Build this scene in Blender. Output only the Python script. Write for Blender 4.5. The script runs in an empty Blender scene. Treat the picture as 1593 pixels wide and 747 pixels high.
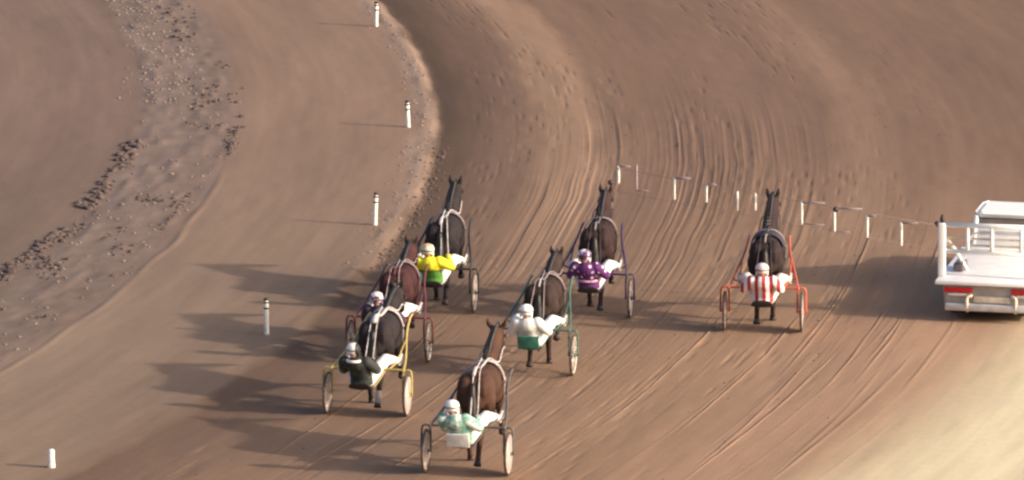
import bpy, bmesh, math, random
import numpy as np
from mathutils import Vector, Matrix

random.seed(7)
SC = bpy.context.scene
COL = SC.collection
R = math.radians

# ------------------------------------------------------------------ camera
PITCH, FPX, DIST = R(11.0), 11690.0, 136.6
CAM_H = DIST * math.sin(PITCH)
CX, CY = 796.5, 373.5
cam_d = bpy.data.cameras.new('camera')
cam_d.sensor_width = 36.0
cam_d.lens = 36.0 * FPX / 1593.0
cam_d.clip_start, cam_d.clip_end = 1.0, 6000.0
cam = bpy.data.objects.new('camera', cam_d)
cam.location = (0, 0, CAM_H)
cam.rotation_euler = (math.pi / 2 - PITCH, 0, 0)
COL.objects.link(cam)
SC.camera = cam


def at(x, y, z=0.0):
    """photograph pixel -> point of the place at height z"""
    u, v = (x - CX) / FPX, (CY - y) / FPX
    d = Vector((u, math.cos(PITCH) + v * math.sin(PITCH), -math.sin(PITCH) + v * math.cos(PITCH)))
    return Vector((0, 0, CAM_H)) + d * ((z - CAM_H) / d.z)


# ------------------------------------------------------------------ light
SUN_EL, SUN_AZ = R(20.8), R(-18.0)          # azimuth from +X towards +Y
sdir = Vector((math.cos(SUN_EL) * math.cos(SUN_AZ), math.cos(SUN_EL) * math.sin(SUN_AZ), math.sin(SUN_EL)))
W = bpy.data.worlds.new('World')
SC.world = W
W.use_nodes = True
nt = W.node_tree
bg = nt.nodes['Background']
sky = nt.nodes.new('ShaderNodeTexSky')
sky.sky_type = 'NISHITA'
sky.sun_disc = False
sky.sun_elevation = SUN_EL
sky.sun_rotation = math.pi / 2 - SUN_AZ
sky.air_density = 0.8
sky.dust_density = 5.0
sky.ozone_density = 0.6
nt.links.new(sky.outputs[0], bg.inputs[0])
bg.inputs[1].default_value = 0.15
sun_d = bpy.data.lights.new('sun', 'SUN')
sun_d.energy = 2.9
sun_d.angle = R(1.3)
sun_d.color = (1.0, 0.87, 0.72)
sun = bpy.data.objects.new('sun', sun_d)
sun.rotation_euler = sdir.to_track_quat('Z', 'Y').to_euler()
sun.location = (60, 60, 60)
COL.objects.link(sun)
SC.view_settings.view_transform = 'Standard'
SC.view_settings.look = 'None'
SC.view_settings.exposure = 0.70
SC.view_settings.gamma = 1.0
SC.cycles.filter_width = 2.5


# ------------------------------------------------------------------ materials
def lin(c):
    c = c / 255.0
    return c / 12.92 if c <= 0.04045 else ((c + 0.055) / 1.055) ** 2.4


def rgb(r, g, b, k=1.0):
    return (lin(r) * k, lin(g) * k, lin(b) * k, 1.0)


def new_mat(name, rough=0.6, metal=0.0, spec=0.4):
    m = bpy.data.materials.new(name)
    m.use_nodes = True
    b = m.node_tree.nodes['Principled BSDF']
    b.inputs['Roughness'].default_value = rough
    b.inputs['Metallic'].default_value = metal
    b.inputs['Specular IOR Level'].default_value = spec
    return m, m.node_tree, b


def mottled(name, col, col2=None, scale=8.0, rough=0.6, metal=0.0, spec=0.4, bump=0.0, bscale=60.0, lo=0.35, hi=0.65):
    """noise blend of two colours in object space"""
    m, t, b = new_mat(name, rough, metal, spec)
    col2 = col2 or tuple(c * 0.75 for c in col[:3]) + (1,)
    tc = t.nodes.new('ShaderNodeTexCoord')
    n = t.nodes.new('ShaderNodeTexNoise')
    n.inputs['Scale'].default_value = scale
    n.inputs['Detail'].default_value = 4
    t.links.new(tc.outputs['Object'], n.inputs['Vector'])
    r = t.nodes.new('ShaderNodeValToRGB')
    r.color_ramp.elements[0].position, r.color_ramp.elements[0].color = lo, col2
    r.color_ramp.elements[1].position, r.color_ramp.elements[1].color = hi, col
    t.links.new(n.outputs[0], r.inputs[0])
    t.links.new(r.outputs[0], b.inputs['Base Color'])
    if bump:
        n2 = t.nodes.new('ShaderNodeTexNoise')
        n2.inputs['Scale'].default_value = bscale
        t.links.new(tc.outputs['Object'], n2.inputs['Vector'])
        bp = t.nodes.new('ShaderNodeBump')
        bp.inputs['Strength'].default_value = bump
        bp.inputs['Distance'].default_value = 0.01
        t.links.new(n2.outputs[0], bp.inputs['Height'])
        t.links.new(bp.outputs[0], b.inputs['Normal'])
    return m


def patterned(name, axis, stops, period=None, rough=0.75, bump=0.3):
    """printed cloth: colour steps along an object axis, repeating when a period is given"""
    m, t, b = new_mat(name, rough, 0, 0.2)
    tc = t.nodes.new('ShaderNodeTexCoord')
    sp = t.nodes.new('ShaderNodeSeparateXYZ')
    t.links.new(tc.outputs['Object'], sp.inputs[0])
    src = sp.outputs[axis]
    if period:
        a = t.nodes.new('ShaderNodeMath'); a.operation = 'ADD'; a.inputs[1].default_value = 10.0
        t.links.new(src, a.inputs[0])
        d = t.nodes.new('ShaderNodeMath'); d.operation = 'DIVIDE'; d.inputs[1].default_value = period
        t.links.new(a.outputs[0], d.inputs[0])
        f = t.nodes.new('ShaderNodeMath'); f.operation = 'FRACT'
        t.links.new(d.outputs[0], f.inputs[0])
        src = f.outputs[0]
    r = t.nodes.new('ShaderNodeValToRGB')
    r.color_ramp.interpolation = 'CONSTANT'
    els = r.color_ramp.elements
    els[0].position, els[0].color = stops[0]
    els[1].position, els[1].color = stops[1]
    for p, c in stops[2:]:
        e = els.new(p); e.color = c
    t.links.new(src, r.inputs[0])
    t.links.new(r.outputs[0], b.inputs['Base Color'])
    n2 = t.nodes.new('ShaderNodeTexNoise'); n2.inputs['Scale'].default_value = 14
    t.links.new(tc.outputs['Object'], n2.inputs['Vector'])
    bp = t.nodes.new('ShaderNodeBump'); bp.inputs['Strength'].default_value = bump; bp.inputs['Distance'].default_value = 0.04
    t.links.new(n2.outputs[0], bp.inputs['Height'])
    t.links.new(bp.outputs[0], b.inputs['Normal'])
    return m


def spotted(name, base, spot, scale, size, lower=None, zcut=0.0):
    """printed cloth with round spots, and a plain lower panel below zcut"""
    m, t, b = new_mat(name, 0.75, 0, 0.2)
    tc = t.nodes.new('ShaderNodeTexCoord')
    v = t.nodes.new('ShaderNodeTexVoronoi'); v.inputs['Scale'].default_value = scale
    v.inputs['Randomness'].default_value = 0.6
    t.links.new(tc.outputs['Object'], v.inputs['Vector'])
    r = t.nodes.new('ShaderNodeValToRGB')
    r.color_ramp.elements[0].position, r.color_ramp.elements[0].color = size, spot
    r.color_ramp.elements[1].position, r.color_ramp.elements[1].color = size + 0.08, base
    t.links.new(v.outputs['Distance'], r.inputs[0])
    out = r.outputs[0]
    if lower:
        sp = t.nodes.new('ShaderNodeSeparateXYZ')
        t.links.new(tc.outputs['Object'], sp.inputs[0])
        lt = t.nodes.new('ShaderNodeMath'); lt.operation = 'LESS_THAN'; lt.inputs[1].default_value = zcut
        t.links.new(sp.outputs[2], lt.inputs[0])
        mx = t.nodes.new('ShaderNodeMix'); mx.data_type = 'RGBA'
        t.links.new(lt.outputs[0], mx.inputs[0])
        t.links.new(out, mx.inputs[6])
        mx.inputs[7].default_value = lower
        out = mx.outputs[2]
    t.links.new(out, b.inputs['Base Color'])
    return m


WHITE = (0.78, 0.76, 0.72, 1)
M = {}
M['white_paint'] = mottled('white_paint', (0.86, 0.85, 0.82, 1), (0.78, 0.76, 0.72, 1), 5, 0.4, lo=0.2, hi=0.6)
M['post_white'] = mottled('post_white', (0.80, 0.76, 0.68, 1), (0.55, 0.47, 0.38, 1), 14, 0.5, lo=0.25, hi=0.5)
M['black_band'] = mottled('black_band', (0.04, 0.03, 0.03, 1), None, 10)
M['white_cloth'] = mottled('white_cloth', (0.78, 0.75, 0.72, 1), (0.66, 0.62, 0.59, 1), 12, 0.8, bump=0.4, bscale=20)
M['white_strap'] = mottled('white_strap', (0.62, 0.57, 0.55, 1), (0.34, 0.30, 0.29, 1), 14, 0.6)
M['black_strap'] = mottled('black_strap', (0.03, 0.025, 0.025, 1), None, 20, 0.5)
M['pale_strap'] = mottled('pale_strap', (0.34, 0.27, 0.26, 1), None, 20, 0.6)
M['tyre'] = mottled('tyre', (0.05, 0.04, 0.04, 1), (0.12, 0.085, 0.07, 1), 30, 0.85)
M['wheel_cover'] = mottled('wheel_cover', (0.50, 0.43, 0.40, 1), (0.36, 0.29, 0.26, 1), 6, 0.35, lo=0.3, hi=0.7)
M['rim'] = mottled('rim', (0.62, 0.55, 0.50, 1), (0.45, 0.36, 0.31, 1), 12, 0.35)
M['skin'] = mottled('skin', (0.46, 0.27, 0.19, 1), (0.40, 0.22, 0.15, 1), 15, 0.5)
M['boot'] = mottled('boot', (0.035, 0.028, 0.026, 1), None, 15, 0.35)
M['boot_white'] = mottled('boot_white', (0.6, 0.56, 0.53, 1), None, 15, 0.5)
M['hoof'] = mottled('hoof', (0.06, 0.045, 0.04, 1), None, 15, 0.5)
M['sock'] = mottled('sock', (0.62, 0.55, 0.50, 1), None, 15, 0.7)
M['seat_black'] = mottled('seat_black', (0.03, 0.025, 0.025, 1), None, 10, 0.5)
M['glass'] = mottled('dark_glass', (0.13, 0.11, 0.10, 1), (0.19, 0.165, 0.15, 1), 3, 0.12, spec=0.6)
M['red_lens'] = mottled('red_lens', (0.62, 0.02, 0.02, 1), (0.45, 0.015, 0.02, 1), 30, 0.2)
M['pale_lens'] = mottled('pale_lens', (0.75, 0.68, 0.64, 1), None, 30, 0.2)
M['bumper'] = mottled('bumper', (0.62, 0.60, 0.60, 1), (0.48, 0.45, 0.45, 1), 6, 0.3, 0.3)
M['under'] = mottled('underbody', (0.03, 0.027, 0.027, 1), None, 6, 0.8)
M['deck'] = mottled('deck_metal', (0.86, 0.83, 0.81, 1), (0.78, 0.74, 0.72, 1), 4, 0.5)
M['tray'] = mottled('tray_grey', (0.42, 0.38, 0.36, 1), (0.32, 0.28, 0.26, 1), 5, 0.5)
M['step'] = mottled('step_grey', (0.16, 0.13, 0.15, 1), (0.10, 0.08, 0.10, 1), 9, 0.6)
M['cream'] = mottled('cream_tube', (0.72, 0.62, 0.48, 1), None, 8, 0.4)
M['gate_bar'] = mottled('gate_bar', (0.52, 0.42, 0.36, 1), (0.42, 0.34, 0.28, 1), 6, 0.5)
M['gate_pad'] = mottled('gate_pad', (0.80, 0.76, 0.70, 1), (0.7, 0.64, 0.56, 1), 14, 0.5)


# ------------------------------------------------------------------ mesh builder
class MB:
    def __init__(self):
        self.v, self.f = [], []

    def ring_loft(self, rings, caps=True, closed=False):
        n = len(rings[0]); b = len(self.v)
        for r in rings:
            self.v.extend(tuple(p) for p in r)
        k = len(rings)
        for i in range(k if closed else k - 1):
            j = (i + 1) % k
            for a in range(n):
                c = (a + 1) % n
                self.f.append((b + i * n + a, b + i * n + c, b + j * n + c, b + j * n + a))
        if caps and not closed:
            self.f.append(tuple(b + a for a in reversed(range(n))))
            self.f.append(tuple(b + (k - 1) * n + a for a in range(n)))
        return self

    def tube(self, pts, rad, n=8, smooth_pts=0, flat=1.0, upv=None):
        pts = [Vector(p) for p in pts]
        rads = list(rad) if hasattr(rad, '__len__') else [rad] * len(pts)
        if smooth_pts:
            q, rr = [], []
            P = [pts[0]] + pts + [pts[-1]]
            for i in range(1, len(P) - 2):
                for s in range(smooth_pts):
                    t = s / smooth_pts
                    a, b_, c, d = P[i - 1], P[i], P[i + 1], P[i + 2]
                    q.append(0.5 * ((2 * b_) + (c - a) * t + (2 * a - 5 * b_ + 4 * c - d) * t * t + (3 * b_ - a - 3 * c + d) * t ** 3))
                    rr.append(rads[i - 1] * (1 - t) + rads[i] * t)
            q.append(pts[-1]); rr.append(rads[-1])
            pts, rads = q, rr
        rings = []
        u0 = None
        for i, p in enumerate(pts):
            d = (pts[min(i + 1, len(pts) - 1)] - pts[max(i - 1, 0)]).normalized()
            ref = Vector(upv) if upv else (u0 if u0 is not None else (Vector((0, 0, 1)) if abs(d.z) < 0.9 else Vector((0, 1, 0))))
            u = (ref - d * ref.dot(d))
            u = u.normalized() if u.length > 1e-5 else d.orthogonal().normalized()
            u0 = u
            w = d.cross(u)
            rings.append([p + (u * math.cos(2 * math.pi * k / n) * flat + w * math.sin(2 * math.pi * k / n)) * rads[i] for k in range(n)])
        return self.ring_loft(rings)

    def ball(self, c, r, nu=10, nv=7, rot=None):
        c = Vector(c)
        r = Vector(r) if hasattr(r, '__len__') else Vector((r, r, r))
        b = len(self.v)
        pts = [Vector((0, 0, -1))]
        for i in range(1, nv):
            a = -math.pi / 2 + math.pi * i / nv
            for k in range(nu):
                t = 2 * math.pi * k / nu
                pts.append(Vector((math.cos(a) * math.cos(t), math.cos(a) * math.sin(t), math.sin(a))))
        pts.append(Vector((0, 0, 1)))
        for p in pts:
            q = Vector((p.x * r.x, p.y * r.y, p.z * r.z))
            if rot: q = rot @ q
            self.v.append(tuple(c + q))
        for k in range(nu):
            self.f.append((b, b + 1 + (k + 1) % nu, b + 1 + k))
        for i in range(nv - 2):
            for k in range(nu):
                a, c2 = b + 1 + i * nu + k, b + 1 + i * nu + (k + 1) % nu
                self.f.append((a, c2, c2 + nu, a + nu))
        top = b + len(pts) - 1
        o = b + 1 + (nv - 2) * nu
        for k in range(nu):
            self.f.append((o + k, o + (k + 1) % nu, top))
        return self

    def chain(self, pts, rads, n=10):
        pts = [Vector(p) for p in pts]
        for i in range(len(pts) - 1):
            if (pts[i + 1] - pts[i]).length > 1e-4:
                self.tube([pts[i], pts[i + 1]], [rads[i], rads[i + 1]], n)
        for p, r in zip(pts, rads):
            self.ball(p, r * 0.995)
        return self

    def box(self, c, s, rot=None, bevel=0.0):
        bm = bmesh.new()
        bmesh.ops.create_cube(bm, size=1.0)
        for v in bm.verts:
            v.co = Vector((v.co.x * s[0], v.co.y * s[1], v.co.z * s[2]))
        if bevel:
            bmesh.ops.bevel(bm, geom=list(bm.edges), offset=bevel, segments=2, affect='EDGES', profile=0.6)
        b = len(self.v)
        bm.verts.index_update()
        for v in bm.verts:
            q = v.co.copy()
            if rot: q = rot @ q
            self.v.append(tuple(q + Vector(c)))
        for f in bm.faces:
            self.f.append(tuple(b + v.index for v in f.verts))
        bm.free()
        return self

    def lathe(self, prof, n=14, axis='Z', c=(0, 0, 0)):
        """profile of (radius, height) points turned about an axis"""
        rings = []
        for r, h in prof:
            ring = []
            for k in range(n):
                a = 2 * math.pi * k / n
                x, y = r * math.cos(a), r * math.sin(a)
                p = {'Z': (x, y, h), 'X': (h, x, y), 'Y': (y, h, x)}[axis]
                ring.append(Vector(p) + Vector(c))
            rings.append(ring)
        return self.ring_loft(rings)

    def torus(self, c, Rr, r, axis='X', n=28, m=8):
        rings = []
        for i in range(n):
            a = 2 * math.pi * i / n
            ring = []
            for k in range(m):
                b = 2 * math.pi * k / m
                rad = Rr + r * math.cos(b)
                x, y, h = rad * math.cos(a), rad * math.sin(a), r * math.sin(b)
                p = {'Z': (x, y, h), 'X': (h, x, y), 'Y': (y, h, x)}[axis]
                ring.append(Vector(p) + Vector(c))
            rings.append(ring)
        return self.ring_loft(rings, caps=False, closed=True)

    def mesh(self, name, off=(0, 0, 0), smooth=True):
        me = bpy.data.meshes.new(name)
        o = Vector(off)
        me.from_pydata([tuple(Vector(p) - o) for p in self.v], [], self.f)
        if smooth:
            me.polygons.foreach_set('use_smooth', [True] * len(me.polygons))
        me.update()
        return me

    def build(self, name, mat, parent=None, off=(0, 0, 0), smooth=True):
        return link(name, self.mesh(name, off, smooth), mat, parent)

    def fuse(self, name, mat, voxel, parent=None, off=(0, 0, 0), relax=4, factor=0.5):
        """weld overlapping closed shapes into one continuous skin"""
        tmp = bpy.data.objects.new('tmp', self.mesh('tmp', off))
        COL.objects.link(tmp)
        rm = tmp.modifiers.new('r', 'REMESH'); rm.mode = 'VOXEL'; rm.voxel_size = voxel
        sm = tmp.modifiers.new('s', 'SMOOTH'); sm.factor = factor; sm.iterations = relax
        dg = bpy.context.evaluated_depsgraph_get()
        me = bpy.data.meshes.new_from_object(tmp.evaluated_get(dg))
        me.name = name
        old = tmp.data
        bpy.data.objects.remove(tmp); bpy.data.meshes.remove(old)
        me.polygons.foreach_set('use_smooth', [True] * len(me.polygons))
        return link(name, me, mat, parent)


def link(name, me, mat, parent=None):
    o = bpy.data.objects.new(name, me)
    if mat is not None:
        me.materials.clear()
        me.materials.append(mat)
    COL.objects.link(o)
    if parent: o.parent = parent
    return o


def tag(o, label, cat, group=None):
    o['label'] = label; o['category'] = cat
    if group: o['group'] = group
    return o


def empty(name, loc, rz=0.0):
    o = bpy.data.objects.new(name, None)
    o.empty_display_size = 0.2
    COL.objects.link(o)
    o.location = loc; o.rotation_euler = (0, 0, rz)
    return o


# ------------------------------------------------------------------ ground
TC = Vector((-90.2048, 145.1335, 0)); TR = 88.2066      # centre of the bend and radius of the marker posts


def noise2(u, v, seed):
    rs = np.random.RandomState(seed)
    T = rs.rand(256, 256).astype(np.float32)
    iu, iv = np.floor(u).astype(np.int64), np.floor(v).astype(np.int64)
    fu, fv = u - iu, v - iv
    fu = fu * fu * (3 - 2 * fu); fv = fv * fv * (3 - 2 * fv)
    a = T[iu % 256, iv % 256]; b = T[(iu + 1) % 256, iv % 256]
    c = T[iu % 256, (iv + 1) % 256]; d = T[(iu + 1) % 256, (iv + 1) % 256]
    return (a * (1 - fu) + b * fu) * (1 - fv) + (c * (1 - fu) + d * fu) * fv


def sstep(a, b, x):
    t = np.clip((x - a) / (b - a), 0, 1)
    return t * t * (3 - 2 * t)


def height(r, th):
    """relief of the ground: r metres outward of the posts, th degrees round the bend"""
    arc = np.radians(th) * TR
    h = 0.012 * (noise2(r / 1.1, arc / 2.3, 1) - 0.5) + 0.010 * (noise2(r / 0.30, arc / 0.5, 2) - 0.5)
    # infield stands a little above the track, with a scraped-up berm at its edge
    lump = noise2(r / 0.3, arc / 0.5, 3)
    h += 0.045 * (1 - sstep(0.42, 0.62 + 0.7 * (1 - sstep(-13, -9, th)), r + 0.12 * (noise2(arc / 1.3, arc * 0, 4) - 0.5)))
    h += np.exp(-((r - 0.3) / 0.14) ** 2) * (0.006 + 0.05 * lump ** 2 * .5) * sstep(-15, -9, th)
    # ridge at the outer edge of the rough strip
    rr = -3.36 + 0.12 * (noise2(arc / 2.0, arc * 0 + 3.3, 5) - 0.5)
    h += 0.016 * np.exp(-((r - rr) / 0.07) ** 2) * (1 - sstep(-5, -2, th)) * (0.5 + 0.7 * noise2(arc / 0.7, arc * 0, 6))
    # rough strip
    m = sstep(-5.6, -5.1, r) * (1 - sstep(-3.8, -3.4, r))
    h += m * (0.03 * noise2(r / 0.22, arc / 0.45, 7) ** 2 + 0.025 * (noise2(r / 0.5, arc / 0.9, 8) - 0.5))
    # harrow marks
    wob = 0.10 * noise2(arc / 5.0, arc * 0 + 0.5, 9) + 0.05 * noise2(arc / 1.7, r / 2, 10)
    rk = (noise2((r + wob) / 0.05, arc / 7.0, 11) - 0.5) + 0.8 * (noise2((r + wob) / 0.15, arc / 11.0, 12) - 0.5)
    patch = sstep(0.42, 0.62, noise2(r / 0.75 + arc * 0.02, arc / 9.0, 13))
    a = sstep(1.6, 3.0, r) * (1 - sstep(7.2, 9.0, r)) * sstep(-11.5, -8.5, th) * (1 - sstep(-1.5, 3.5, th))
    a2 = 0.07 * sstep(0.8, 1.5, r) * (1 - sstep(10.5, 12, r)) * (1 - sstep(6, 12, th))
    a3 = 0.16 * sstep(3.0, 4.2, r) * (1 - sstep(6.4, 7.4, r)) * (1 - sstep(-12, -10.5, th))
    h += 0.012 * rk * (a * (0.25 + patch) + a2 + a3 * patch)
    q = (r + wob + 0.03 * noise2(arc / 3.0, r * 0 + 2.5, 14)) / 0.125
    k = np.floor(q)
    tooth = np.exp(-(((q - k) - 0.5) * 0.125 / 0.016) ** 2)
    on = sstep(0.45, 0.7, noise2(k * 7.31, arc / 5.0, 15)) * (0.5 + 0.6 * noise2(k * 3.7, arc / 0.9, 16))
    h += 0.012 * tooth * on * (a * (0.3 + 0.7 * patch) + 0.10 * a2 + 0.5 * a3)
    # sulky and car wheel tracks
    rs = np.random.RandomState(21)
    for i in range(24):
        r0, t0 = rs.uniform(2.5, 10.8), rs.uniform(-22, -12)
        ln, dr = rs.uniform(4, 10), rs.uniform(-0.035, 0.055)
        for k in (0, 1.3):
            c = r0 + k + dr * (th - t0) + 0.03 * (noise2(arc / 1.5, arc * 0 + i * 1.7 + k, 31) - 0.5)
            on = sstep(t0, t0 + 1.5, th) * (1 - sstep(t0 + ln - 2, t0 + ln, th)) * (0.35 + 0.9 * noise2(arc / 0.8, arc * 0 + i * 2.3, 32))
            d = (r - c) / 0.018
            h += on * (0.013 * np.exp(-(d - 0.8) ** 2) - 0.004 * np.exp(-(d + 0.9) ** 2)) * (0.4 if i % 3 else 1.2)
    # hoof prints
    hp = noise2(r / 0.13, arc / 0.16, 41)
    h -= 0.018 * sstep(0.72, 0.95, hp) * sstep(0.9, 1.6, r) * (1 - sstep(9, 11, r)) * sstep(0.35, 0.7, noise2(r / 0.6, arc / 5.0, 42))
    return h


def tri(x, w):
    return np.clip(1 - abs(x) / w, 0, 1)


fine_r = np.concatenate([np.arange(-8.4, 0, 0.03), np.arange(0, 10.5, 0.0175), np.arange(10.5, 16.4, 0.03)])
inner_r = -TR + np.array([0.4, 3, 10, 25, 40, 55, 65, 72, 76, 78, 79, 79.5])
outer_r = np.array([17, 18.5, 21, 25, 32, 45, 70, 120, 220, 450, 1000, 3000.])
RADII = np.concatenate([inner_r, fine_r, outer_r])
TH = np.concatenate([np.arange(-26.0, 17.0, 0.17), np.arange(17.0, 334.0, 3.17)])
RG, TG = np.meshgrid(RADII, TH, indexing='ij')
HG = height(RG, TG)
# relief fades out to plain ground beyond the modelled stretch
BASE = 0.045 * (1 - sstep(0.3, 0.8, RG))
FADE = sstep(-8.4, -7.4, RG) * (1 - sstep(15.2, 16.3, RG)) * sstep(-26, -24, TG) * (1 - sstep(14.5, 16.8, TG))
HG = BASE + (HG - BASE) * FADE
XG = TC.x + (TR + RG) * np.cos(np.radians(TG)); YG = TC.y + (TR + RG) * np.sin(np.radians(TG))


def ground_mat(name):
    m, t, b = new_mat(name, 0.95, 0, 0.15)
    N = t.nodes.new; L = t.links.new

    def mth(op, a, c=None, clamp=False):
        n = N('ShaderNodeMath'); n.operation = op; n.use_clamp = clamp
        for i, s in enumerate((a, c)):
            if s is None: continue
            if isinstance(s, (int, float)): n.inputs[i].default_value = s
            else: L(s, n.inputs[i])
        return n.outputs[0]

    geo = N('ShaderNodeNewGeometry')
    sub = N('ShaderNodeVectorMath'); sub.operation = 'SUBTRACT'; sub.inputs[1].default_value = TC
    L(geo.outputs['Position'], sub.inputs[0])
    sx = N('ShaderNodeSeparateXYZ'); L(sub.outputs[0], sx.inputs[0])
    x, y = sx.outputs[0], sx.outputs[1]
    rad = mth('SQRT', mth('ADD', mth('MULTIPLY', x, x), mth('MULTIPLY', y, y)))
    r = mth('SUBTRACT', rad, TR)
    th = mth('MULTIPLY', mth('ARCTAN2', y, x), 180 / math.pi)
    arc = mth('MULTIPLY', th, math.pi / 180 * TR)
    cmb = N('ShaderNodeCombineXYZ'); L(r, cmb.inputs[0]); L(arc, cmb.inputs[1])
    polar = cmb.outputs[0]

    def noise(scale, sx_, sy_, detail=4, rough=0.55):
        mp = N('ShaderNodeMapping'); mp.inputs['Scale'].default_value = (sx_, sy_, 1)
        L(polar, mp.inputs[0])
        n = N('ShaderNodeTexNoise'); n.inputs['Scale'].default_value = scale
        n.inputs['Detail'].default_value = detail; n.inputs['Roughness'].default_value = rough
        L(mp.outputs[0], n.inputs['Vector'])
        return n.outputs[0]

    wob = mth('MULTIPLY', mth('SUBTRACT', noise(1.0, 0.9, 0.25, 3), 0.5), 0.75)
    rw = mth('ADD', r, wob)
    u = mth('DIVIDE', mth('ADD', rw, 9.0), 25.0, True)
    K = 1 / 1.42

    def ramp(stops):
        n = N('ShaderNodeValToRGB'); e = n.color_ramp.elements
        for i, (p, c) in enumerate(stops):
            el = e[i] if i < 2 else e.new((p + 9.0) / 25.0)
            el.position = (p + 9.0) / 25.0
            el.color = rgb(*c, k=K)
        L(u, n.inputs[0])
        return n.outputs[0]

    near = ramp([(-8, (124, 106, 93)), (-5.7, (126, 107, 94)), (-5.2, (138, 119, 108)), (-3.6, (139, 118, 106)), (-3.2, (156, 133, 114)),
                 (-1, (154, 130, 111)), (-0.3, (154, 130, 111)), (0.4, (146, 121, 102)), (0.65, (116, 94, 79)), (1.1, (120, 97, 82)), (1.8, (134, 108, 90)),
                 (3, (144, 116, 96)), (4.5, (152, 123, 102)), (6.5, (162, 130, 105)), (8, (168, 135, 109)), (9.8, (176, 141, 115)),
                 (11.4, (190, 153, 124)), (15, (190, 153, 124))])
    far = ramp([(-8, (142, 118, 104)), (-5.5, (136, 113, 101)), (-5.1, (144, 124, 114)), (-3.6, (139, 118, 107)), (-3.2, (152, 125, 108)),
                (-1, (152, 125, 107)), (0.05, (156, 128, 110)), (0.2, (170, 144, 126)), (0.4, (168, 142, 124)), (0.6, (94, 75, 63)), (1.25, (112, 89, 75)),  # pale stops on the berm: light on its sun-facing slope put into colour
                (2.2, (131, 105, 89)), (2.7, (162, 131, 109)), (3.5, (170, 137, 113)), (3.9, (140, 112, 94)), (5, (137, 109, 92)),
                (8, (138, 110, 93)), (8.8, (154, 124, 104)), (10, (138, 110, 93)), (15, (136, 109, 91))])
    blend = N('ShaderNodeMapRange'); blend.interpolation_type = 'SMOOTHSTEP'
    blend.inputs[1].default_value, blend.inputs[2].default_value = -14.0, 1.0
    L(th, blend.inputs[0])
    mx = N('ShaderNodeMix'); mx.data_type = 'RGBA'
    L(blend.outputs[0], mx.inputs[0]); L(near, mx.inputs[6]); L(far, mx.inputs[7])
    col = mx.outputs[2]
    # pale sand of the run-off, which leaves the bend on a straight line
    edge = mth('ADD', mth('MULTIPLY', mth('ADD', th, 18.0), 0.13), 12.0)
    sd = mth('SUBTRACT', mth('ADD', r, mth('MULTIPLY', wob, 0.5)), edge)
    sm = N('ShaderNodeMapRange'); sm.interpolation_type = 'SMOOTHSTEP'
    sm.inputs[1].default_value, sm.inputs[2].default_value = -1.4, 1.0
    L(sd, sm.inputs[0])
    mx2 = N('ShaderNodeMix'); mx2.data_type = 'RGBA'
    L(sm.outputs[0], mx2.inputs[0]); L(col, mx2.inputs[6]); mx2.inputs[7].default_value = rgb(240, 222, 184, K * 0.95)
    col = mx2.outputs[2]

    def vary(col, fac, lo, hi, tint=(1, 1, 1)):
        mr = N('ShaderNodeMapRange'); mr.inputs[1].default_value, mr.inputs[2].default_value = 0.25, 0.75
        mr.inputs[3].default_value, mr.inputs[4].default_value = lo, hi
        L(fac, mr.inputs[0])
        hs = N('ShaderNodeVectorMath'); hs.operation = 'SCALE'
        L(col, hs.inputs[0]); L(mr.outputs[0], hs.inputs['Scale'])
        return hs.outputs[0]
    col = vary(col, noise(1.0, 0.8, 0.09, 3), 0.85, 1.15)           # broad drag bands
    col = vary(col, noise(1.0, 5.0, 0.22, 4), 0.93, 1.07)           # fine streaks along the track
    col = vary(col, noise(6.0, 1, 1, 5, 0.65), 0.94, 1.06)          # grain
    # broken, mixed earth of the rough strip
    s0 = mth('ADD', r, mth('MULTIPLY', mth('SUBTRACT', noise(1.0, 1.6, 0.8, 4), 0.5), 0.7))
    inn = N('ShaderNodeMapRange'); inn.inputs[1].default_value, inn.inputs[2].default_value = -5.45, -5.2; L(s0, inn.inputs[0])
    out = N('ShaderNodeMapRange'); out.inputs[1].default_value, out.inputs[2].default_value = -3.7, -3.45; L(s0, out.inputs[0])
    msk = mth('SUBTRACT', inn.outputs[0], out.outputs[0], True)
    mix = N('ShaderNodeMix'); mix.data_type = 'RGBA'
    L(msk, mix.inputs[0]); L(col, mix.inputs[6])
    L(vary(col, noise(2.6, 1, 0.7, 6, 0.7), 0.80, 1.16), mix.inputs[7])
    col = mix.outputs[2]
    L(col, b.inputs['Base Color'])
    g1 = noise(22.0, 1, 0.8, 5, 0.65)
    bp = N('ShaderNodeBump'); bp.inputs['Strength'].default_value = 0.25; bp.inputs['Distance'].default_value = 0.02
    L(g1, bp.inputs['Height']); L(bp.outputs[0], b.inputs['Normal'])
    return m


SOIL = ground_mat('raked_soil')


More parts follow.
